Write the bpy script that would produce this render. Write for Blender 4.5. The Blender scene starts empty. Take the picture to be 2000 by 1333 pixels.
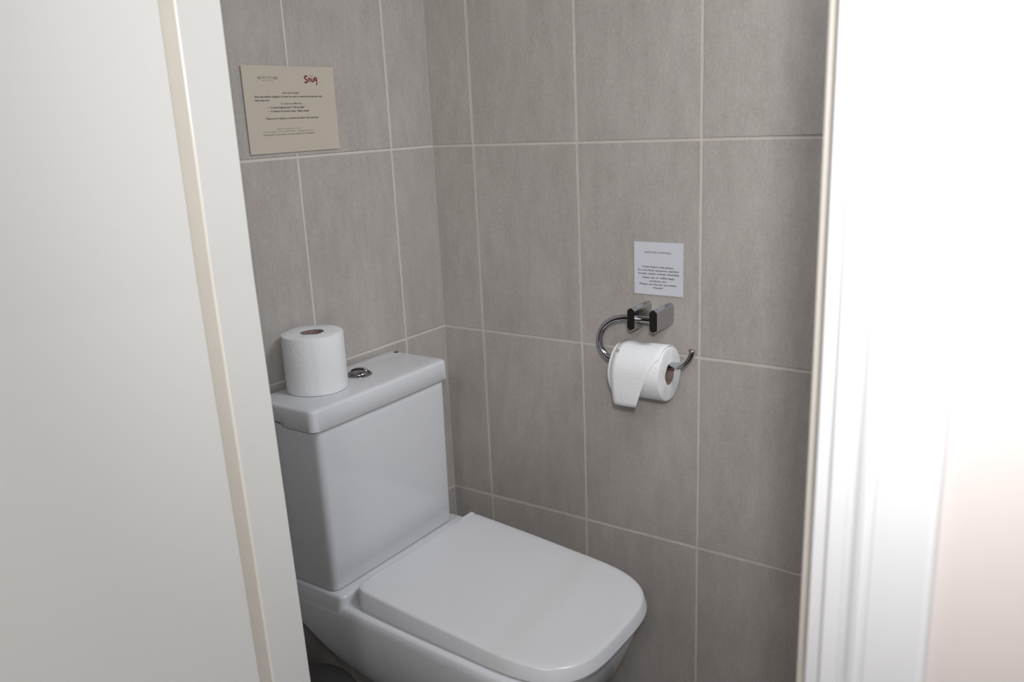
import bpy, bmesh, math, random
from mathutils import Vector, Matrix

random.seed(7)
SC = bpy.context.scene
COL = SC.collection
PI = math.pi
Z0 = 1.197            # height above the floor of the tile joint the plan heights below are measured from

# ------------------------------------------------------------------ camera
cam_d = bpy.data.cameras.new('camera')
cam = bpy.data.objects.new('camera', cam_d); COL.objects.link(cam)
SC.camera = cam
cam_d.sensor_width = 36.0
cam_d.lens = 1664.35 * 36.0 / 2000.0
cam_d.clip_start = 0.02
yaw, pitch, roll = -0.6166, -0.2556, -0.0463
fw = Vector((math.cos(pitch) * math.sin(yaw), math.cos(pitch) * math.cos(yaw), math.sin(pitch)))
r0 = Vector((math.cos(yaw), -math.sin(yaw), 0)); u0 = r0.cross(fw)
rt = math.cos(roll) * r0 + math.sin(roll) * u0
up = -math.sin(roll) * r0 + math.cos(roll) * u0
CAM = Vector((1.2244, -1.4635, 0.0509 + Z0))
cam.matrix_world = Matrix(((rt.x, up.x, -fw.x, CAM.x), (rt.y, up.y, -fw.y, CAM.y), (rt.z, up.z, -fw.z, CAM.z), (0, 0, 0, 1)))
cam_d.dof.use_dof = True
cam_d.dof.focus_distance = 1.55
cam_d.dof.aperture_fstop = 5.6

# ------------------------------------------------------------------ world, lights, exposure
vs = SC.view_settings
vs.view_transform = 'Standard'; vs.look = 'None'; vs.exposure = 0.0; vs.gamma = 1.0
vs.use_curve_mapping = False
w = bpy.data.worlds.new('world'); SC.world = w; w.use_nodes = True
w.node_tree.nodes['Background'].inputs[0].default_value = (0.93, 0.96, 1.0, 1)
w.node_tree.nodes['Background'].inputs[1].default_value = 1.1


def area(name, loc, target, size, power, color, sy=None, spread=PI):
    d = bpy.data.lights.new(name, 'AREA'); d.energy = power; d.color = color
    d.size = size
    if sy: d.shape = 'RECTANGLE'; d.size_y = sy
    d.spread = spread
    o = bpy.data.objects.new(name, d); COL.objects.link(o)
    o.location = loc
    o.rotation_euler = (Vector(target) - Vector(loc)).to_track_quat('-Z', 'Y').to_euler()
    return o


def spot(name, loc, target, radius, power, color, angle, blend):
    d = bpy.data.lights.new(name, 'SPOT'); d.energy = power; d.color = color
    d.shadow_soft_size = radius; d.spot_size = angle; d.spot_blend = blend
    o = bpy.data.objects.new(name, d); COL.objects.link(o)
    o.location = loc
    o.rotation_euler = (Vector(target) - Vector(loc)).to_track_quat('-Z', 'Y').to_euler()
    return o


# the photographer's flash, a little above and to the right of the lens
spot('flash_light', (1.280, -1.50, Z0 + 0.20), (0.72, 0.0, Z0 + 0.10), 0.03, 38.0, (1.0, 0.985, 0.985), math.radians(98), 1.0)
# hallway lamp on the wall behind the photographer
spot('hall_lamp_light', (1.50, -2.45, Z0 + 0.85), (0.75, 0.0, Z0 - 0.1), 0.12, 28.0, (1.0, 0.965, 0.94), math.radians(130), 0.5)
# unseen fill light added at the right end of the room, no window there
area('unseen_fill_light', (1.50, -0.40, Z0 + 0.88), (0.30, -0.36, Z0 - 0.80), 0.50, 5.8, (0.92, 0.955, 1.0), sy=0.60, spread=math.radians(112))


# ------------------------------------------------------------------ helpers
def link(o, parent=None):
    COL.objects.link(o)
    if parent is not None: o.parent = parent
    return o


def tag(o, label=None, cat=None, group=None, kind=None):
    if label: o['label'] = label
    if cat: o['category'] = cat
    if group: o['group'] = group
    if kind: o['kind'] = kind
    return o


def from_bm(name, bm, m, parent=None, smooth=False, angle=None):
    me = bpy.data.meshes.new(name)
    bmesh.ops.recalc_face_normals(bm, faces=bm.faces)
    bm.to_mesh(me); bm.free()
    if m is not None: me.materials.append(m)
    if smooth:
        for p in me.polygons: p.use_smooth = True
        if angle is not None:
            me.set_sharp_from_angle(angle=angle)
    return link(bpy.data.objects.new(name, me), parent)


def empty(name, loc):
    o = bpy.data.objects.new(name, None); o.location = loc; o.empty_display_size = 0.05
    return link(o)


def box_bm(x0, x1, y0, y1, z0, z1, bevel=0.0, seg=2, bm=None):
    b = bmesh.new()
    bmesh.ops.create_cube(b, size=1.0)
    for v in b.verts:
        v.co = Vector(((x0 + x1) / 2 + v.co.x * (x1 - x0), (y0 + y1) / 2 + v.co.y * (y1 - y0), (z0 + z1) / 2 + v.co.z * (z1 - z0)))
    if bevel > 0:
        bmesh.ops.bevel(b, geom=list(b.edges), offset=bevel, segments=seg, profile=0.5, affect='EDGES')
    if bm is None: return b
    me = bpy.data.meshes.new('tmp'); b.to_mesh(me); b.free(); bm.from_mesh(me); bpy.data.meshes.remove(me)
    return bm


def loft(bm, rings, cap0=True, cap1=True, closed=True):
    vr = [[bm.verts.new(p) for p in r] for r in rings]
    n = len(vr[0])
    for a, b in zip(vr[:-1], vr[1:]):
        for i in range(n if closed else n - 1):
            bm.faces.new((a[i], a[(i + 1) % n], b[(i + 1) % n], b[i]))
    if cap0: bm.faces.new(list(reversed(vr[0])))
    if cap1: bm.faces.new(vr[-1])
    return vr


def tube_bm(pts, r, n=16, bm=None, dome=True):
    bm = bm or bmesh.new()
    pts = [Vector(p) for p in pts]
    tans = []
    for i in range(len(pts)):
        a = pts[max(0, i - 1)]; b = pts[min(len(pts) - 1, i + 1)]
        tans.append((b - a).normalized())
    nrm = tans[0].orthogonal().normalized()
    rings = []

    def ring(c, rr, t, nn):
        bn = t.cross(nn)
        return [c + rr * (math.cos(2 * PI * k / n) * nn + math.sin(2 * PI * k / n) * bn) for k in range(n)]
    for i, (p, t) in enumerate(zip(pts, tans)):
        nrm = (nrm - t * nrm.dot(t)).normalized()
        if dome and i == 0:
            rings.append(ring(p - t * r * 0.25, r * 0.8, t, nrm))
        rings.append(ring(p, r, t, nrm))
        if dome and i == len(pts) - 1:
            rings.append(ring(p + t * r * 0.25, r * 0.8, t, nrm))
    loft(bm, rings)
    return bm


def catmull(pts, k=8):
    pts = [Vector(p) for p in pts]
    P = [2 * pts[0] - pts[1]] + pts + [2 * pts[-1] - pts[-2]]
    out = []
    for i in range(1, len(P) - 2):
        a, b, c, d = P[i - 1:i + 3]
        for j in range(k):
            t = j / k
            out.append(0.5 * ((2 * b) + (c - a) * t + (2 * a - 5 * b + 4 * c - d) * t * t + (3 * b - a - 3 * c + d) * t ** 3))
    out.append(pts[-1])
    return out


# ------------------------------------------------------------------ materials
def new_mat(name):
    m = bpy.data.materials.new(name); m.use_nodes = True
    nt = m.node_tree
    return m, nt, nt.nodes['Principled BSDF']


def plain(name, col, rough=0.5, metal=0.0, bump=0.0, bscale=60.0, spec=0.5, var=0.0, vscale=6.0, coat=0.0):
    m, nt, b = new_mat(name)
    b.inputs['Base Color'].default_value = (*col, 1)
    b.inputs['Roughness'].default_value = rough
    b.inputs['Metallic'].default_value = metal
    b.inputs['Specular IOR Level'].default_value = spec
    b.inputs['Coat Weight'].default_value = coat
    tc = nt.nodes.new('ShaderNodeTexCoord')
    if var > 0:
        n = nt.nodes.new('ShaderNodeTexNoise'); n.inputs['Scale'].default_value = vscale; n.inputs['Detail'].default_value = 4
        nt.links.new(tc.outputs['Object'], n.inputs['Vector'])
        r = nt.nodes.new('ShaderNodeValToRGB')
        r.color_ramp.elements[0].position = 0.3; r.color_ramp.elements[1].position = 0.7
        r.color_ramp.elements[0].color = (*[c * (1 - var) for c in col], 1)
        r.color_ramp.elements[1].color = (*[min(1, c * (1 + var)) for c in col], 1)
        nt.links.new(n.outputs['Fac'], r.inputs['Fac']); nt.links.new(r.outputs['Color'], b.inputs['Base Color'])
    if bump > 0:
        n2 = nt.nodes.new('ShaderNodeTexNoise'); n2.inputs['Scale'].default_value = bscale; n2.inputs['Detail'].default_value = 3
        nt.links.new(tc.outputs['Object'], n2.inputs['Vector'])
        bp = nt.nodes.new('ShaderNodeBump'); bp.inputs['Strength'].default_value = bump; bp.inputs['Distance'].default_value = 0.002
        nt.links.new(n2.outputs['Fac'], bp.inputs['Height']); nt.links.new(bp.outputs['Normal'], b.inputs['Normal'])
    return m


def tile_mat():
    m, nt, b = new_mat('grey_stone_tile')
    N = nt.nodes.new; L = nt.links.new
    tc = N('ShaderNodeTexCoord'); oi = N('ShaderNodeObjectInfo')
    off = N('ShaderNodeVectorMath'); off.operation = 'SCALE'
    comb = N('ShaderNodeCombineXYZ')
    mul = N('ShaderNodeMath'); mul.operation = 'MULTIPLY'; mul.inputs[1].default_value = 37.0
    L(oi.outputs['Random'], mul.inputs[0])
    L(mul.outputs[0], comb.inputs[0]); L(mul.outputs[0], comb.inputs[2])
    add = N('ShaderNodeVectorMath'); add.operation = 'ADD'
    L(tc.outputs['Object'], add.inputs[0]); L(comb.outputs[0], add.inputs[1])

    def noise(sx, sz, detail, rough):
        mp = N('ShaderNodeMapping'); mp.inputs['Scale'].default_value = (sx, sx, sz)
        L(add.outputs[0], mp.inputs['Vector'])
        n = N('ShaderNodeTexNoise'); n.inputs['Scale'].default_value = 1.0
        n.inputs['Detail'].default_value = detail; n.inputs['Roughness'].default_value = rough
        L(mp.outputs[0], n.inputs['Vector'])
        return n.outputs['Fac']
    streak = noise(42, 12.0, 6, 0.68)
    cloud = noise(7, 4.0, 4, 0.55)
    fine = noise(200, 120, 4, 0.75)

    def mixf(a, b_, f):
        x = N('ShaderNodeMix'); x.data_type = 'FLOAT'; x.inputs[0].default_value = f
        L(a, x.inputs[2]); L(b_, x.inputs[3]); return x.outputs[0]
    v = mixf(mixf(streak, cloud, 0.42), fine, 0.42)
    r = N('ShaderNodeValToRGB')
    e = r.color_ramp.elements
    e[0].position = 0.35; e[0].color = (0.350, 0.320, 0.297, 1)
    e[1].position = 0.65; e[1].color = (0.520, 0.487, 0.458, 1)
    L(v, r.inputs['Fac']); L(r.outputs['Color'], b.inputs['Base Color'])
    b.inputs['Roughness'].default_value = 0.42
    b.inputs['Specular IOR Level'].default_value = 0.35
    bp = N('ShaderNodeBump'); bp.inputs['Strength'].default_value = 0.10; bp.inputs['Distance'].default_value = 0.001
    L(v, bp.inputs['Height']); L(bp.outputs['Normal'], b.inputs['Normal'])
    return m


M_TILE = tile_mat()
M_GROUT = plain('pale_grout', (0.62, 0.58, 0.54), 0.85, var=0.05, vscale=30)
M_CERAMIC = plain('white_glazed_ceramic', (0.66, 0.67, 0.70), 0.10, coat=0.0, spec=0.5)
M_SEAT = plain('white_seat_plastic', (0.66, 0.665, 0.69), 0.22, spec=0.45)
M_DARK = plain('dark_gap', (0.05, 0.05, 0.05), 0.8)
M_PAPER = plain('white_tissue', (0.80, 0.81, 0.82), 0.95, bump=0.35, bscale=160, spec=0.1)
M_CARD = plain('brown_cardboard', (0.26, 0.19, 0.17), 0.9, spec=0.1, var=0.1, vscale=80)
M_CHROME = plain('polished_chrome', (0.50, 0.50, 0.515), 0.07, metal=1.0)
M_WHITE = plain('white_gloss_paint', (0.69, 0.695, 0.71), 0.30, var=0.02, vscale=3, bump=0.03, bscale=25)
M_JAMB = plain('off_white_gloss_paint', (0.74, 0.73, 0.70), 0.32, var=0.02, vscale=3, bump=0.03, bscale=25)
M_CREAM_R = plain('cream_gloss_paint_dim', (0.62, 0.585, 0.53), 0.35, var=0.03, vscale=9)  # same cream paint, darkened to offset the strong flash on the right stop
M_CREAM = plain('cream_gloss_paint_lit', (0.90, 0.84, 0.75), 0.28, var=0.03, vscale=9)  # cream lightened to make up for light missing on the left stop
M_DOOR = plain('cream_door_paint', (0.78, 0.765, 0.735), 0.42, var=0.015, vscale=2.0, bump=0.02, bscale=30)
M_PINK = plain('pinkish_white_wall_paint', (0.64, 0.585, 0.565), 0.75, bump=0.03, bscale=50)
M_INNER = plain('white_wall_paint', (0.75, 0.74, 0.72), 0.8)
M_FLOOR = plain('dark_grey_floor_tile', (0.10, 0.095, 0.09), 0.5, var=0.2, vscale=12)
M_HALL = plain('brown_hall_floor', (0.20, 0.15, 0.12), 0.6, var=0.2, vscale=8)
M_SHEET_CREAM = plain('cream_paper', (0.56, 0.50, 0.42), 0.85, spec=0.15)
M_SHEET_WHITE = plain('white_paper', (0.66, 0.67, 0.73), 0.8, spec=0.2)
M_INK = plain('black_ink', (0.085, 0.075, 0.075), 0.9, spec=0.1)
M_INKGREY = plain('grey_ink', (0.20, 0.185, 0.18), 0.9, spec=0.1)
M_RED = plain('dark_red_ink', (0.19, 0.025, 0.05), 0.9, spec=0.1)
M_BRASS = plain('worn_steel', (0.16, 0.12, 0.12), 0.5, metal=0.6)
M_FLUSH = plain('chrome_dark_reflections', (0.36, 0.36, 0.37), 0.10, metal=1.0)  # chrome with the dark surroundings it mirrors put into its colour
M_BIN = plain('dark_grey_plastic', (0.042, 0.038, 0.036), 0.55)
M_INSHADE = plain('shade_brown_wall', (0.10, 0.082, 0.072), 0.5)  # unseen inner door wall, its shade and dark reflection put into the colour

# ------------------------------------------------------------------ the room shell
YC = -0.800          # inner face of the door wall
YF = -0.900          # hallway face of the door wall
XR = 1.70            # right end of the little room
XL_O, XR_O = 0.338, 1.078   # faces of the door lining
HEAD = 2.02
CEIL = 2.42


def struct(name, bm, m, label=None):
    o = from_bm(name, bm, m); o['kind'] = 'structure'
    if label: o['label'] = label
    return o


G = 0.0016           # joints sit this far behind the tile faces
wall_back = struct('wall_back', box_bm(-0.10, XR + 0.10, G, 0.11, -0.05, CEIL + 0.05), M_GROUT, 'grey tiled wall behind the paper holder')
wall_left = struct('wall_left', box_bm(-0.11, -G, -0.95, 0.0012, -0.05, CEIL + 0.05), M_GROUT, 'grey tiled wall behind the toilet cistern')
wall_right = struct('wall_right', box_bm(XR, XR + 0.1, -0.95, 0.05, -0.05, CEIL + 0.05), M_INNER)
struct('floor', box_bm(-0.10, XR + 0.1, YC - 0.1, 0.05, -0.06, 0.0), M_FLOOR)
struct('ceiling', box_bm(-0.10, 3.2, -3.2, 0.05, CEIL, CEIL + 0.06), M_INNER)

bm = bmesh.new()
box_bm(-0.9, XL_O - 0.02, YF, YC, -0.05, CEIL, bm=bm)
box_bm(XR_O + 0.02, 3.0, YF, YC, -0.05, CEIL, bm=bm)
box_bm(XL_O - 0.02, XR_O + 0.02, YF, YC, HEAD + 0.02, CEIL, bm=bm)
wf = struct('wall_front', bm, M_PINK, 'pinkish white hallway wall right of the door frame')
wf.data.materials.append(M_INSHADE)
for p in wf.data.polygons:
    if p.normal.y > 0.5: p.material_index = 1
struct('floor_hall', box_bm(-0.9, 3.2, -3.2, YF, -0.06, 0.0), M_HALL)
struct('wall_hall', box_bm(-0.9, 3.2, -3.3, -3.2, -0.05, CEIL), M_INNER)

# tiles: one mesh per size, laid out in both walls
TILE_MESH = {}


def tile_mesh(wd, ht):
    key = (round(wd, 4), round(ht, 4))
    if key not in TILE_MESH:
        bm = bmesh.new()
        b = 0.0009; d = 0.004
        rings = []
        for ins, dep in ((0, d), (0, b), (b, 0)):
            rings.append([(-wd / 2 + ins, dep, -ht / 2 + ins), (wd / 2 - ins, dep, -ht / 2 + ins), (wd / 2 - ins, dep, ht / 2 - ins), (-wd / 2 + ins, dep, ht / 2 - ins)])
        loft(bm, rings, cap0=False)
        me = bpy.data.meshes.new('tile')
        bmesh.ops.recalc_face_normals(bm, faces=bm.faces)
        bm.to_mesh(me); bm.free(); me.materials.append(M_TILE)
        TILE_MESH[key] = me
    return TILE_MESH[key]


JW = 0.0048          # joint width
rows = [0.001, Z0 - 0.7981, Z0 - 0.4018, Z0, Z0 + 0.400, Z0 + 0.800, CEIL]
cols_b = [0.0, 0.1108, 0.3634, 0.6183, 0.8705, 1.1227, 1.3749, 1.627, XR]
cols_a = [0.0, -0.1313, -0.3824, -0.6339, YC]


def lay(parent, cols, vertical_axis):
    for i in range(len(cols) - 1):
        for k in range(len(rows) - 1):
            a, c = sorted((cols[i], cols[i + 1]))
            g0 = JW / 2 if k else 0.0
            wd = c - a - JW; ht = rows[k + 1] - rows[k] - JW
            if i == 0:      # narrower joint in the corner
                if vertical_axis == 'x': a -= 0.0012
                else: c += 0.0012
                wd = c - a - JW
            o = bpy.data.objects.new('tile', tile_mesh(wd, ht))
            mid = (a + c) / 2; z = (rows[k] + rows[k + 1]) / 2
            jit = random.uniform(-0.0003, 0.0003)
            if vertical_axis == 'x':
                o.location = (mid, jit, z)
            else:
                o.location = (jit, mid, z); o.rotation_euler = (0, 0, PI / 2)
            link(o, parent)


lay(wall_back, cols_b, 'x')
lay(wall_left, cols_a, 'y')

# ------------------------------------------------------------------ door frame
YS = -0.860          # near face of the door stop


def stop_profile(side):
    # plan outline (x, y) of lining and stop in one piece, opening side at +s
    s = 1 if side == 'L' else -1
    xo = XL_O if side == 'L' else XR_O
    xs = 0.3708 if side == 'L' else 1.0600
    return s, xo, xs


def lean(z, side):
    """The old frame is out of plumb below the latch height."""
    t = max(0.0, Z0 - 0.12 - z)
    return 0.026 * t if side == 'L' else -0.0055 * t


def post_bm(poly, z0, z1, bm=None, side=None):
    bm = bm or bmesh.new()
    zs = [z0] + [Z0 - 1.0 + 0.11 * k for k in range(12)] + [z1] if side else [z0, z1]
    loft(bm, [[(x + (lean(z, side) if side else 0.0), y, z) for x, y in poly] for z in zs])
    return bm


def stop_post(bm, xo, xs, s, z0, z1, side):
    r = 0.004
    poly = [(xo, YC), (xs, YC), (xs, YS + r)]
    for k in range(1, 5):
        t = k / 4 * PI / 2
        poly.append((xs - s * r * (1 - math.cos(t)), YS + r * (1 - math.sin(t))))
    splay = 0.013 if side == 'L' else 0.0     # near face of the hinge-side stop tilted to catch more light
    poly += [(xo + s * 0.002, YS - splay), (xo + s * 0.002, YS + 0.003), (xo, YS + 0.003)]
    return post_bm(poly, z0, z1, bm, side)


frame = empty('trim_1', (XL_O, YC, 0.0))
frame['kind'] = 'structure'; frame['label'] = 'white painted door frame with cream stop edges'
FI = Matrix.Translation(-frame.location)


def frame_part(name, bm, m, label=None):
    bmesh.ops.transform(bm, matrix=FI, verts=bm.verts)
    o = from_bm(name, bm, m, frame)
    if label: o['label'] = label
    return o


def two_tone(o, m2, test):
    o.data.materials.append(m2)
    for p in o.data.polygons:
        c = p.center + frame.location
        if test(c, p.normal): p.material_index = 1


frame_part('lining', post_bm([(XL_O - 0.02, YF), (XL_O, YF), (XL_O, YC), (XL_O - 0.02, YC)], 0, HEAD, None, 'L'), M_JAMB)
frame_part('lining', post_bm([(XR_O, YC), (XR_O, YF - 0.001), (XR_O + 0.001, YF - 0.002), (XR_O + 0.02, YF - 0.002), (XR_O + 0.02, YC)], 0, HEAD, None, 'R'), M_WHITE)
frame_part('lining', box_bm(XL_O - 0.02, XR_O + 0.02, YF, YC, HEAD, HEAD + 0.02, 0.001, 1), M_WHITE)
o = frame_part('door_stop', stop_post(None, XL_O, 0.3708, 1, 0, HEAD - 0.02, 'L'), M_JAMB, 'door stop with a cream painted edge')
two_tone(o, M_CREAM, lambda c, n: n.y < -0.30)
o = frame_part('door_stop', stop_post(None, XR_O, 1.0600, -1, 0, HEAD - 0.02, 'R'), M_WHITE, 'door stop with a cream painted edge')
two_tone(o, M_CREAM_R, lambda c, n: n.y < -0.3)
frame_part('door_stop', box_bm(XL_O, XR_O, YS, YC, HEAD - 0.02, HEAD, 0.001, 1), M_WHITE)
# latch keep let into the right lining
frame_part('strike_plate', box_bm(XR_O - 0.0016, XR_O + 0.001, YS - 0.030, YS - 0.008, Z0 - 0.375, Z0 - 0.318, 0.0006, 1), M_BRASS, 'dark worn strike plate')

# moulded architraves on the hallway face
ARCH = [(0.000, 0.0), (0.000, 0.010), (0.002, 0.012), (0.012, 0.0125), (0.0135, 0.0085), (0.0165, 0.0100), (0.021, 0.0150), (0.0245, 0.0165), (0.0275, 0.0145), (0.0285, 0.0135), (0.0297, 0.0135), (0.031, 0.0165), (0.064, 0.0185), (0.067, 0.0175), (0.068, 0.0150), (0.068, 0.0)]
poly = [(1.0895 + a, YF - d) for a, d in ARCH]
frame_part('architrave', post_bm(poly, 0, HEAD + 0.08, None, 'R'), M_WHITE)
poly = [(XL_O - 0.0115 - a, YF - d) for a, d in ARCH]
frame_part('architrave', post_bm(poly, 0, HEAD + 0.08), M_WHITE)

# ------------------------------------------------------------------ open door on the left
bm = post_bm([(-0.044, -0.70), (-0.0015, -0.70), (0.0, -0.6985), (0.0, -0.0015), (-0.0015, 0.0), (-0.044, 0.0)], 0.006, HEAD - 0.01, None, 'L')
door = from_bm('door_1', bm, M_DOOR)
door.location = (0.3945, -0.8945, 0.0); door.rotation_euler = (0, 0, math.radians(0.5))
door['kind'] = 'structure'; door['label'] = 'plain cream door swung open into the hallway'

# ------------------------------------------------------------------ toilet
toilet = empty('toilet', (0.30, -0.36, 0.0))
tag(toilet, 'white close-coupled toilet with closed squarish lid in the tiled corner', 'toilet')
TI = Matrix.Translation(-toilet.location)


def tpart(name, bm, m, parent=None, smooth=True, angle=math.radians(40), label=None):
    bmesh.ops.transform(bm, matrix=TI, verts=bm.verts)
    o = from_bm(name, bm, m, toilet if parent is None else parent, smooth, angle)
    if label: o['label'] = label
    return o


def d_outline(xb, xf, yc, hw, rb, rf, nn=3.5, n=8, bulge=0.0):
    """Plan outline of a squarish toilet seat: back corners rb, straight sides, one long rounded front of depth rf."""
    pts = []
    xc = xf - rf
    for k in range(n + 1):
        a = PI - PI / 2 * k / n
        pts.append((xb + rb + rb * math.cos(a), yc + hw - rb + rb * math.sin(a)))
    m = 8
    for k in range(1, m):
        t = k / m
        pts.append((xb + rb + (xc - xb - rb) * t, yc + hw + bulge * math.sin(PI * t)))
    q = 48
    for k in range(q + 1):
        a = PI / 2 - PI * k / q
        ca, sa = math.cos(a), math.sin(a)
        pts.append((xc + rf * abs(ca) ** (2 / nn), yc + hw * math.copysign(abs(sa) ** (2 / nn), sa)))
    for k in range(1, m):
        t = k / m
        pts.append((xc + (xb + rb - xc) * t, yc - hw - bulge * math.sin(PI * t)))
    for k in range(n + 1):
        a = -PI / 2 - PI / 2 * k / n
        pts.append((xb + rb + rb * math.cos(a), yc - hw + rb + rb * math.sin(a)))
    return pts


def r_outline(xb, xf, yc, hw, rb, rf, bow, n=8):
    """Plan outline of a box with rounded corners and a faintly bowed front."""
    pts = []

    def arc(cx, cy, r, a0, a1):
        for k in range(n + 1):
            a = a0 + (a1 - a0) * k / n
            pts.append((cx + r * math.cos(a), cy + r * math.sin(a)))
    arc(xb + rb, yc + hw - rb, rb, PI, PI / 2)
    for k in range(1, 20):
        pts.append((xb + rb + (xf - rf - xb - rb) * k / 20, yc + hw))
    arc(xf - rf, yc + hw - rf, rf, PI / 2, 0)
    for k in range(1, 12):
        t = k / 12
        pts.append((xf + bow * math.sin(PI * t), yc + (hw - rf) * (1 - 2 * t)))
    arc(xf - rf, yc - hw + rf, rf, 0, -PI / 2)
    for k in range(1, 20):
        pts.append((xf - rf + (xb + rb - xf + rf) * k / 20, yc - hw))
    arc(xb + rb, yc - hw + rb, rb, -PI / 2, -PI)
    return pts


def slope(x, k):
    return -k * max(0.0, x - 0.165)


YT = -0.356
# pan: rim, flared bowl tucked in at the back, foot
levels = [
    # z, xb, xf, hw, rb, rf, slope
    (-0.7870, 0.012, 0.608, 0.174, 0.020, 0.120, 0.055),
    (-0.7882, 0.012, 0.613, 0.1805, 0.022, 0.122, 0.055),
    (-0.7920, 0.012, 0.6165, 0.1840, 0.024, 0.124, 0.055),
    (-0.8050, 0.012, 0.617, 0.1855, 0.024, 0.124, 0.055),
    (-0.8330, 0.014, 0.613, 0.1870, 0.026, 0.122, 0.045),
    (-0.8560, 0.034, 0.607, 0.1850, 0.034, 0.120, 0.035),
    (-0.8830, 0.060, 0.598, 0.1800, 0.042, 0.118, 0.025),
    (-0.9140, 0.095, 0.586, 0.1720, 0.050, 0.116, 0.015),
    (-0.9400, 0.138, 0.570, 0.1600, 0.058, 0.112, 0.0),
    (-0.9600, 0.180, 0.550, 0.1460, 0.062, 0.106, 0.0),
    (-0.9850, 0.214, 0.526, 0.130, 0.060, 0.098, 0.0),
    (-1.0200, 0.226, 0.500, 0.116, 0.055, 0.092, 0.0),
    (-1.0700, 0.224, 0.480, 0.106, 0.050, 0.088, 0.0),
    (-1.1300, 0.210, 0.470, 0.104, 0.046, 0.086, 0.0),
    (-1.1850, 0.196, 0.474, 0.112, 0.046, 0.090, 0.0),
    (-1.1970, 0.194, 0.476, 0.114, 0.046, 0.091, 0.0),
]
bm = bmesh.new()
rings = []
for (z, xb, xf, hw, rb, rf, sl) in levels:
    rings.append([(x, y, Z0 + z + slope(x, sl)) for x, y in d_outline(xb, xf, YT, hw, rb, rf * 1.55)])
loft(bm, rings)
# raised platform that carries the cistern
pl = []
for z, ins in ((-0.806, 0.0), (-0.7715, 0.0), (-0.7675, 0.0015), (-0.7660, 0.005)):
    pl.append([(x, y, Z0 + z) for x, y in r_outline(0.012 + ins, 0.1735 - ins - (-0.766 - z) * 0.15, YT, 0.1838 + 0.03 * (-0.766 - z) - ins, 0.012, 0.012, 0.0008)])
loft(bm, pl)
tpart('pan', bm, M_CERAMIC, angle=math.radians(55))

# cistern body
yl, yr = -0.5385, -0.1945
bm = bmesh.new()
cr = []
for z, ins, tp in ((-0.7655, 0.005, 0.0035), (-0.7640, 0.0015, 0.0035), (-0.760, 0.0, 0.0035), (-0.470, 0.0, 0.0), (-0.4580, 0.0, 0.0), (-0.4545, 0.002, 0.0), (-0.4535, 0.006, 0.0)):
    cr.append([(x, y, Z0 + z) for x, y in r_outline(0.013 + ins, 0.1525 - ins - tp * 0.3, (yl + yr) / 2 + 0.001, (yr - yl) / 2 - ins - tp * 0.6, 0.010, 0.014, 0.0012)])
loft(bm, cr)
cistern = tpart('cistern', bm, M_CERAMIC, angle=math.radians(50))

# cistern lid with finger notches under its ends
bm = bmesh.new()
lr = []
for z, ins in ((-0.4515, 0.006), (-0.4528, 0.0025), (-0.4510, 0.0005), (-0.4180, 0.0005), (-0.4145, 0.0016), (-0.4125, 0.0045), (-0.4118, 0.009)):
    ring = []
    for x, y in r_outline(0.006 + ins, 0.1610 - ins, -0.3710, 0.1820 - ins, 0.010, 0.014, 0.0015, n=8):
        zz = z
        if z < -0.445 and abs(y + 0.371) > 0.16:
            t = min(1.0, max(0.0, (0.084 - x) / 0.012))
            zz = z + 0.0075 * t * t * (3 - 2 * t)
        ring.append((x, y, Z0 + zz))
    lr.append(ring)
loft(bm, lr)
lid = tpart('cistern_lid', bm, M_CERAMIC, angle=math.radians(50))

# dual flush button: chrome ring and two raised half buttons
fb = Vector((0.0755, -0.3535, Z0 - 0.4118))
bm = bmesh.new()
prof = [(0.0245, 0.0), (0.0245, 0.0015), (0.0228, 0.0032), (0.0205, 0.0032), (0.0198, 0.0015)]
loft(bm, [[(fb.x + r * math.cos(2 * PI * k / 32), fb.y + r * math.sin(2 * PI * k / 32), fb.z + h) for k in range(32)] for r, h in prof])
ring = tpart('flush_plate', bm, M_FLUSH, angle=math.radians(35), label='round chrome flush plate')
for a0, hh, frac in ((0.06, 0.0125, 1.0), (PI + 0.06, 0.0100, 1.0)):
    bm = bmesh.new()
    rr = []
    for sc_, h in ((1.0, 0.001), (1.0, hh * 0.25), (0.93, hh * 0.52), (0.76, hh * 0.80), (0.50, hh * 0.95), (0.22, hh)):
        pts = []
        R = 0.0192 * sc_
        for k in range(17):
            a = a0 + (PI - 0.12) * k / 16
            pts.append((fb.x + R * math.cos(a + 0.6), fb.y + R * math.sin(a + 0.6), fb.z + h))
        for k in range(1, 8):
            p0 = Vector(pts[16]); p1 = Vector(pts[0])
            pts.append(tuple(p0.lerp(p1, k / 8)))
        rr.append(pts)
    loft(bm, rr)
    tpart('flush_button', bm, M_FLUSH, parent=ring, angle=math.radians(35))

# small dark overflow mark at the back of the lid
bm = bmesh.new()
bmesh.ops.create_cone(bm, cap_ends=True, segments=20, radius1=0.005, radius2=0.005, depth=0.0006, matrix=Matrix.Translation((0.0300, -0.1990, Z0 - 0.4116)))
tpart('lid_mark', bm, M_DARK, parent=lid)

# seat ring under the cover, and the cover itself
YS_T = -0.3485


def seat_rings(levels_):
    out = []
    for (z, o_, sl) in levels_:
        out.append([(x, y, Z0 + z + slope(x, sl)) for x, y in d_outline(0.186 - o_ * 0.6, 0.6265 + o_, YS_T, 0.171 + o_, 0.020 + max(o_, 0), 0.190 + o_, bulge=0.0015)])
    return out


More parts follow.
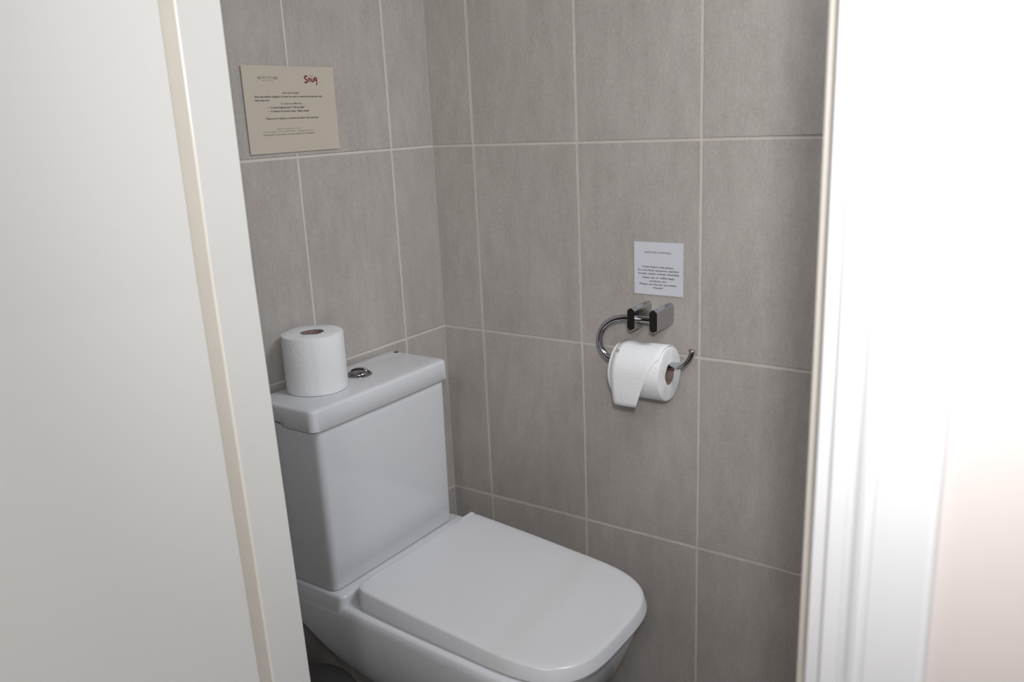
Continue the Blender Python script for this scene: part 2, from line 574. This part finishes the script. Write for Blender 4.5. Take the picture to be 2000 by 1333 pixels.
bm = bmesh.new()
loft(bm, seat_rings([(-0.7900, -0.004, 0.062), (-0.7895, 0.002, 0.062), (-0.7870, 0.0042, 0.062), (-0.7780, 0.0035, 0.063)]))
tpart('seat', bm, M_SEAT)
bm = bmesh.new()
loft(bm, seat_rings([(-0.7815, 0.000, 0.062), (-0.7820, 0.0065, 0.062), (-0.7800, 0.0078, 0.062), (-0.7505, 0.0030, 0.086), (-0.7475, 0.0015, 0.088), (-0.7460, -0.0015, 0.088), (-0.7450, -0.006, 0.089), (-0.7447, -0.020, 0.089), (-0.7440, -0.07, 0.089)]))
# yellowish age stain across the front of the seat cover
M_COVER, nt, b = new_mat('white_cover_plastic')
b.inputs['Roughness'].default_value = 0.24; b.inputs['Specular IOR Level'].default_value = 0.45
tc = nt.nodes.new('ShaderNodeTexCoord'); sep = nt.nodes.new('ShaderNodeSeparateXYZ')
nt.links.new(tc.outputs['Object'], sep.inputs[0])
m1 = nt.nodes.new('ShaderNodeMath'); m1.operation = 'MULTIPLY_ADD'; m1.inputs[1].default_value = 0.10; m1.inputs[2].default_value = -0.185
nt.links.new(sep.outputs['Y'], m1.inputs[0])
m2 = nt.nodes.new('ShaderNodeMath'); m2.operation = 'ADD'
nt.links.new(sep.outputs['X'], m2.inputs[0]); nt.links.new(m1.outputs[0], m2.inputs[1])
m3 = nt.nodes.new('ShaderNodeMath'); m3.operation = 'ABSOLUTE'; nt.links.new(m2.outputs[0], m3.inputs[0])
mr = nt.nodes.new('ShaderNodeMapRange'); mr.inputs[1].default_value = 0.0; mr.inputs[2].default_value = 0.045; mr.inputs[3].default_value = 1.0; mr.inputs[4].default_value = 0.0
mr.interpolation_type = 'SMOOTHSTEP'
nt.links.new(m3.outputs[0], mr.inputs[0])
nz = nt.nodes.new('ShaderNodeTexNoise'); nz.inputs['Scale'].default_value = 9; nz.inputs['Detail'].default_value = 3
nt.links.new(tc.outputs['Object'], nz.inputs['Vector'])
m4 = nt.nodes.new('ShaderNodeMath'); m4.operation = 'MULTIPLY'
nt.links.new(mr.outputs[0], m4.inputs[0]); nt.links.new(nz.outputs['Fac'], m4.inputs[1])
mx = nt.nodes.new('ShaderNodeMix'); mx.data_type = 'RGBA'
mx.inputs[6].default_value = (0.66, 0.665, 0.69, 1); mx.inputs[7].default_value = (0.62, 0.615, 0.585, 1)
nt.links.new(m4.outputs[0], mx.inputs[0]); nt.links.new(mx.outputs[2], b.inputs['Base Color'])
tpart('seat_cover', bm, M_COVER)
# hinge caps behind the cover
for y in (-0.2000, -0.4700):
    bm = bmesh.new()
    bmesh.ops.create_cone(bm, cap_ends=True, segments=20, radius1=0.0105, radius2=0.0105, depth=0.040, matrix=Matrix.Translation((0.1915, y, Z0 - 0.7570)) @ Matrix.Rotation(PI / 2, 4, 'X'))
    tpart('hinge', bm, M_SEAT)

# ------------------------------------------------------------------ bin between toilet and door frame
pbin = empty('waste_bin', (0.155, -0.642, 0.0))
tag(pbin, 'dark round bin on the floor, mostly hidden behind the left door frame', 'bin')
n = 40


def turned(prof):
    bm = bmesh.new()
    loft(bm, [[(r * math.cos(2 * PI * k / n), r * math.sin(2 * PI * k / n), h) for k in range(n)] for r, h in prof])
    return bm


from_bm('body', turned([(0.084, 0.0), (0.088, 0.003), (0.095, 0.261), (0.095, 0.265)]), M_BIN, pbin, True, math.radians(40))
from_bm('lid', turned([(0.098, 0.263), (0.100, 0.265), (0.100, 0.280), (0.097, 0.285), (0.080, 0.288), (0.040, 0.290), (0.010, 0.291)]), M_BIN, pbin, True, math.radians(40))

# ------------------------------------------------------------------ paper rolls


def roll_part_bm(axis_len, R, r, n=72, wob=0.0, edge=None):
    """Paper of a roll: annular cylinder about +Z from 0 to axis_len, softly rounded rims."""
    bm = bmesh.new()
    prof = [(r, 0.0), (R - 0.003, 0.0), (R - 0.0008, 0.0010), (R, 0.0035), (R + wob, axis_len * 0.5), (R, axis_len - 0.0035), (R - 0.0008, axis_len - 0.0010), (R - 0.003, axis_len), (r, axis_len)]
    rings = []
    for rr, h in prof:
        rings.append([(rr * math.cos(2 * PI * k / n) * (1 + 0.006 * math.sin(3 * 2 * PI * k / n)), rr * math.sin(2 * PI * k / n), h + (0.0004 * math.sin(5 * 2 * PI * k / n) if 0 < h < 1 else 0)) for k in range(n)])
    if edge is not None:     # free end of the outermost layer: a small step in the radius
        for rg, (rr, h) in zip(rings, prof):
            if rr > r:
                for k in range(n):
                    f = ((k - edge) % n) / n
                    x, y, z = rg[k]; q = 1 + 0.012 * max(0.0, 1 - f * 4.0) * (rr / R)
                    rg[k] = (x * q, y * q, z)
    rings.append(rings[0])
    vr = [[bm.verts.new(p) for p in rg] for rg in rings[:-1]]
    m = len(vr)
    for a in range(m):
        b_ = vr[(a + 1) % m]
        for k in range(n):
            bm.faces.new((vr[a][k], vr[a][(k + 1) % n], b_[(k + 1) % n], b_[k]))
    return bm


def core_bm(axis_len, r, t=0.0012, n=32):
    bm = bmesh.new()
    prof = [(r - t, 0.0008), (r, 0.0008), (r, axis_len - 0.0008), (r - t, axis_len - 0.0008)]
    vr = [[bm.verts.new((rr * math.cos(2 * PI * k / n), rr * math.sin(2 * PI * k / n), h)) for k in range(n)] for rr, h in prof]
    for a in range(4):
        for k in range(n):
            bm.faces.new((vr[a][k], vr[a][(k + 1) % n], vr[(a + 1) % 4][(k + 1) % n], vr[(a + 1) % 4][k]))
    return bm


r1 = empty('toilet_roll', (0.0655, -0.4510, Z0 - 0.4117))
tag(r1, 'full white toilet roll standing upright on the cistern lid', 'toilet roll', 'toilet rolls')
from_bm('paper', roll_part_bm(0.106, 0.0555, 0.0215, edge=64), M_PAPER, r1, True, math.radians(40))
from_bm('cardboard_core', core_bm(0.106, 0.0214), M_CARD, r1, True, math.radians(40), ) ['label'] = 'brown cardboard core'
# roll on the holder: axis along +X
RX0, RLEN, RY, RZ, RR = 0.4800, 0.1045, -0.0575, -0.4235, 0.0515
r2 = empty('toilet_roll', (RX0, RY, Z0 + RZ))
tag(r2, 'part-used white toilet roll hanging on the chrome wall holder', 'toilet roll', 'toilet rolls')
R2 = Matrix.Rotation(PI / 2, 4, 'Y')
bm = roll_part_bm(RLEN, RR, 0.0205); bmesh.ops.transform(bm, matrix=R2, verts=bm.verts)
from_bm('paper', bm, M_PAPER, r2, True, math.radians(40))
bm = core_bm(RLEN, 0.0204); bmesh.ops.transform(bm, matrix=R2, verts=bm.verts)
from_bm('cardboard_core', bm, M_CARD, r2, True, math.radians(40))['label'] = 'brown cardboard core'
# loose end: over the top, down the front, cut off to a folded tip
bm = bmesh.new()
RS = RR + 0.0016
S = []
for k in range(15):      # arc from behind the top to the front (angle measured from +z towards -y)
    a = math.radians(-35 + 125 * k / 14)
    S.append((-RS * math.sin(a), RS * math.cos(a), 0.0))
for k in range(1, 9):    # hanging flap
    t = k / 8
    S.append((-RS - 0.0015 * math.sin(t * 3), -0.0560 * t, t))
n_s = len(S)
grid = []
for i, (y, z, t) in enumerate(S):
    u = i / (n_s - 1)
    xl_ = 0.008 + 0.007 * t
    if i < 9: xr_ = RLEN - 0.004
    else:
        q = (i - 9) / (n_s - 1 - 9)
        xr_ = RLEN - 0.004 - 0.0400 * (q ** 0.75)
    row = []
    for j in range(9):
        x = xl_ + (xr_ - xl_) * j / 8
        lift_ = 0.0012 * math.sin(j / 8 * PI) * t
        row.append(bm.verts.new((x, y - lift_, z)))
    grid.append(row)
for i in range(n_s - 1):
    for j in range(8):
        bm.faces.new((grid[i][j], grid[i][j + 1], grid[i + 1][j + 1], grid[i + 1][j]))
sh = from_bm('loose_sheet', bm, M_PAPER, r2, True)
sh['label'] = 'loose end folded to a tip'
md = sh.modifiers.new('solid', 'SOLIDIFY'); md.thickness = 0.0012; md.offset = 1
# grey disc drawn for the hole in the loose sheet
bm = bmesh.new()
a = math.radians(38)
bmesh.ops.create_circle(bm, cap_ends=True, segments=14, radius=0.0030, matrix=Matrix.Translation((0.0145, -(RS + 0.0026) * math.sin(a), (RS + 0.0026) * math.cos(a))) @ Matrix.Rotation(a, 4, 'X'))
from_bm('hole_spot', bm, plain('hole_grey', (0.30, 0.30, 0.30), 0.7), sh)

# ------------------------------------------------------------------ chrome holder
hold = empty('toilet_roll_holder', (0.536, 0.0, Z0 - 0.325))
tag(hold, 'chrome toilet roll holder with two brackets and a hooked rail', 'roll holder')
HI = Matrix.Translation(-hold.location)


def hpart(name, bm, angle=35):
    bmesh.ops.transform(bm, matrix=HI, verts=bm.verts)
    return from_bm(name, bm, M_CHROME, hold, True, math.radians(angle))


for x0, x1 in ((0.5055, 0.5207), (0.5510, 0.5665)):
    bm = bmesh.new()
    rr = []
    zt, zb = Z0 - 0.3005, Z0 - 0.3435
    for y, ins in ((0.0005, 0.0), (-0.0742, 0.0), (-0.0748, 0.0007)):
        pts = []
        h = (x1 - x0) / 2
        for k in range(13):
            a = PI * k / 12
            pts.append(((x0 + x1) / 2 + (h - ins) * math.cos(a), y, zt - h + (h - ins) * math.sin(a)))
        for k in range(13):
            a = PI + PI * k / 12
            pts.append(((x0 + x1) / 2 + (h - ins) * math.cos(a), y, zb + h + (h - ins) * math.sin(a)))
        rr.append(pts)
    loft(bm, rr)
    hpart('bracket', bm, 24)
P = [(0.5590, -0.3245), (0.5350, -0.3245), (0.5012, -0.3248), (0.4849, -0.3258), (0.4662, -0.3312), (0.4471, -0.3443), (0.4362, -0.3640), (0.4358, -0.3834), (0.4450, -0.4000), (0.4626, -0.4100), (0.4850, -0.4118), (0.52, -0.4110), (0.555, -0.4095), (0.585, -0.4078), (0.6004, -0.4062), (0.6115, -0.4003), (0.6214, -0.3884), (0.6268, -0.3741)]
hpart('rail', tube_bm(catmull([(x, -0.055, Z0 + z) for x, z in P], 6), 0.0066, 18), 60)

# ------------------------------------------------------------------ notices with print


def text_mesh(txt, x0, x1, yb, h, bold=0.0, shear=0.0):
    """Flat letters as verts/faces in the notice's own plane: left x0, right x1, baseline yb, cap height h (metres)."""
    cu = bpy.data.curves.new('t', 'FONT'); cu.body = txt; cu.size = 1.0; cu.offset = bold; cu.shear = shear
    cu.resolution_u = 2
    ob = bpy.data.objects.new('t', cu); COL.objects.link(ob)
    dg = bpy.context.evaluated_depsgraph_get(); dg.update()
    me = bpy.data.meshes.new_from_object(ob.evaluated_get(dg))
    xs = [v.co.x for v in me.vertices]
    a, b_ = min(xs), max(xs)
    sx = (x1 - x0) / (b_ - a); sy = h / 0.70
    vv = [((v.co.x - a) * sx + x0, v.co.y * sy + yb) for v in me.vertices]
    ff = [tuple(p.vertices) for p in me.polygons]
    bpy.data.objects.remove(ob); bpy.data.curves.remove(cu); bpy.data.meshes.remove(me)
    return vv, ff


def notice(name, w_, h_, loc, rot, m_sheet, curl, lines, label):
    root = empty(name, loc); root.rotation_euler = rot
    tag(root, label, 'notice')
    bm = bmesh.new()
    nx, ny = 16, 12
    T = 0.0004
    front = [[bm.verts.new((w_ * i / nx, -h_ * j / ny, curl(i / nx, j / ny) + T)) for i in range(nx + 1)] for j in range(ny + 1)]
    back = [[bm.verts.new((w_ * i / nx, -h_ * j / ny, curl(i / nx, j / ny))) for i in range(nx + 1)] for j in range(ny + 1)]
    for j in range(ny):
        for i in range(nx):
            bm.faces.new((front[j][i], front[j + 1][i], front[j + 1][i + 1], front[j][i + 1]))
            bm.faces.new((back[j][i], back[j][i + 1], back[j + 1][i + 1], back[j + 1][i]))
    for i in range(nx):
        bm.faces.new((front[0][i], front[0][i + 1], back[0][i + 1], back[0][i]))
        bm.faces.new((front[ny][i + 1], front[ny][i], back[ny][i], back[ny][i + 1]))
    for j in range(ny):
        bm.faces.new((front[j][0], back[j][0], back[j + 1][0], front[j + 1][0]))
        bm.faces.new((front[j][nx], front[j + 1][nx], back[j + 1][nx], back[j][nx]))
    from_bm('sheet', bm, m_sheet, root)
    for (txt, x0, x1, yb, h, m, bold, shear) in lines:
        vv, ff = text_mesh(txt, x0 / 1000, x1 / 1000, yb / 1000, h / 1000, bold, shear)
        me = bpy.data.meshes.new('lettering')
        me.from_pydata([(x, y, curl(x / w_, -y / h_) + T + 0.00022) for x, y in vv], [], ff)
        me.materials.append(m)
        link(bpy.data.objects.new('lettering', me), root)
    return root


K, GK = M_INK, M_INKGREY
lines1 = [
    ('BETTY ITY BEE', 33, 77.5, -22.6, 4.2, GK, 0.012, 0), ('M O O D  U', 44, 67, -26.2, 2.4, GK, 0.0, 0),
    ('The', 150.8, 159.5, -17.0, 2.6, GK, 0.01, 0), 
    ('SAVE OUR PLANET', 83.6, 123, -47.2, 2.9, K, 0.012, 0),
    ('Every day millions of gallons of water are used to wash towels that have only', 22, 177.2, -53.3, 3.2, K, 0.022, 0),
    ('been used once.', 22.2, 54, -59.3, 3.2, K, 0.022, 0),
    ('You make the difference:', 77, 127.3, -65.1, 3.0, K, 0.010, 0),
    ('\u2022', 48.0, 49.6, -71.8, 3.6, K, 0.02, 0), ('A towel hanging means \u201cI will use again\u201d', 54, 133.5, -71.6, 3.2, K, 0.022, 0),
    ('\u2022', 48.0, 49.6, -78.1, 3.6, K, 0.02, 0), ('A towel in the shower means \u201cplease change\u201d', 54, 143.6, -77.9, 3.2, K, 0.022, 0),
    ('Thank you for helping us conserve the earth\u2019s vital resources', 41.2, 163.2, -90.2, 3.2, K, 0.022, 0),
    ('Vegetar Terrace, Bettymon, Co. Trent', 63, 118.2, -107.8, 2.2, GK, 0.0, 0),
    ('www.the-snug.com', 32.1, 63.2, -112.2, 2.2, GK, 0.0, 0), ('Phone: 028 000 0000', 67.2, 104.8, -112.2, 2.2, GK, 0.0, 0), ('info@the-snug.com', 111.1, 148.8, -112.2, 2.2, GK, 0.0, 0),
    ('Hotels, guest rooms, parties and events, please ask for availability', 32.2, 150.5, -117.3, 2.4, K, 0.008, 0),
]
cream_notice = notice('paper_notice', 0.2098, 0.1480, (0.0015, -0.4893, Z0 + 0.1578), (PI / 2, 0, PI / 2), M_SHEET_CREAM,
       lambda u, v: 0.0008 + 0.0030 * (u - 0.55) ** 2 + 0.0035 * max(0, u - 0.8) * (1 - v), lines1,
       'cream paper notice with a dark red logo, taped above the cistern')
# hand-drawn dark red logo word in brush strokes
STROKES = [
    [(146.4, -17.6), (143.6, -16.4), (140.2, -17.2), (139.2, -19.4), (141.2, -21.3), (144.2, -22.8), (145.4, -25.2), (143.4, -27.4), (140.4, -27.6), (138.2, -26.4)],
    [(148.6, -20.0), (148.9, -23.4), (149.0, -27.0)], [(149.0, -22.6), (150.8, -20.4), (152.6, -20.8), (153.2, -23.6), (153.5, -27.0)],
    [(156.2, -19.6), (156.2, -23.6), (157.2, -26.0), (159.2, -25.8), (160.4, -23.2)], [(160.7, -19.2), (160.8, -22.6), (161.3, -26.0)],
    [(167.4, -19.4), (164.6, -18.8), (163.2, -21.0), (164.0, -23.6), (166.2, -23.4), (167.4, -20.8)], [(167.7, -18.4), (168.0, -23.0), (167.8, -28.0), (166.6, -31.4), (165.8, -32.2)],
]
CURL1 = lambda u, v: 0.0008 + 0.0030 * (u - 0.55) ** 2 + 0.0035 * max(0, u - 0.8) * (1 - v)
bm = bmesh.new()
for si, st in enumerate(STROKES):
    pp = catmull([(x, y, 0) for x, y in st], 5)
    for half in (0,):
        L_, R_ = [], []
        for i, p in enumerate(pp):
            t = (pp[min(i + 1, len(pp) - 1)] - pp[max(i - 1, 0)]).normalized()
            e = min(i, len(pp) - 1 - i)
            wd = 1.15 * (0.62 if e == 0 else 0.9 if e == 1 else 1.0) * (1.15 if si == 0 else 0.95)
            nrm = Vector((-t.y, t.x, 0)) * wd
            for lst, q in ((L_, p + nrm), (R_, p - nrm)):
                x, y = q.x / 1000, q.y / 1000
                lst.append(bm.verts.new((x, y, CURL1(x / 0.2098, -y / 0.148) + 0.00062 + si * 0.00001)))
        for i in range(len(pp) - 1):
            bm.faces.new((L_[i], R_[i], R_[i + 1], L_[i + 1]))
from_bm('lettering', bm, M_RED, cream_notice)['label'] = 'dark red brush-lettered logo'
lines2 = [
    ('SANITARY DISPOSAL', 22, 77.8, -21.2, 3.4, GK, 0.012, 0),
    ('Toilet Paper only please.', 16.8, 82.2, -48.9, 3.3, K, 0.016, 0),
    ('Do not flush tampons, sanitary', 8.1, 93.3, -55.5, 3.3, K, 0.016, 0),
    ('towels, paper towels, flushable', 8.1, 93.4, -62.0, 3.3, K, 0.016, 0),
    ('wipes, tea or coffee bags,', 16.2, 84.2, -69.4, 3.3, K, 0.016, 0),
    ('condoms, etc.', 31.8, 68.6, -76.0, 3.3, K, 0.016, 0),
    ('Please use the bin provided.', 11.5, 88.2, -82.5, 3.3, K, 0.016, 0),
    ('Thanks!', 39.3, 59.8, -89.0, 3.3, K, 0.016, 0),
]
notice('paper_notice', 0.1015, 0.1010, (0.4844, -0.0008, Z0 - 0.1868), (PI / 2, 0, 0), M_SHEET_WHITE,
       lambda u, v: 0.0002 + 0.0010 * u * u, lines2,
       'small square white notice above the chrome roll holder')
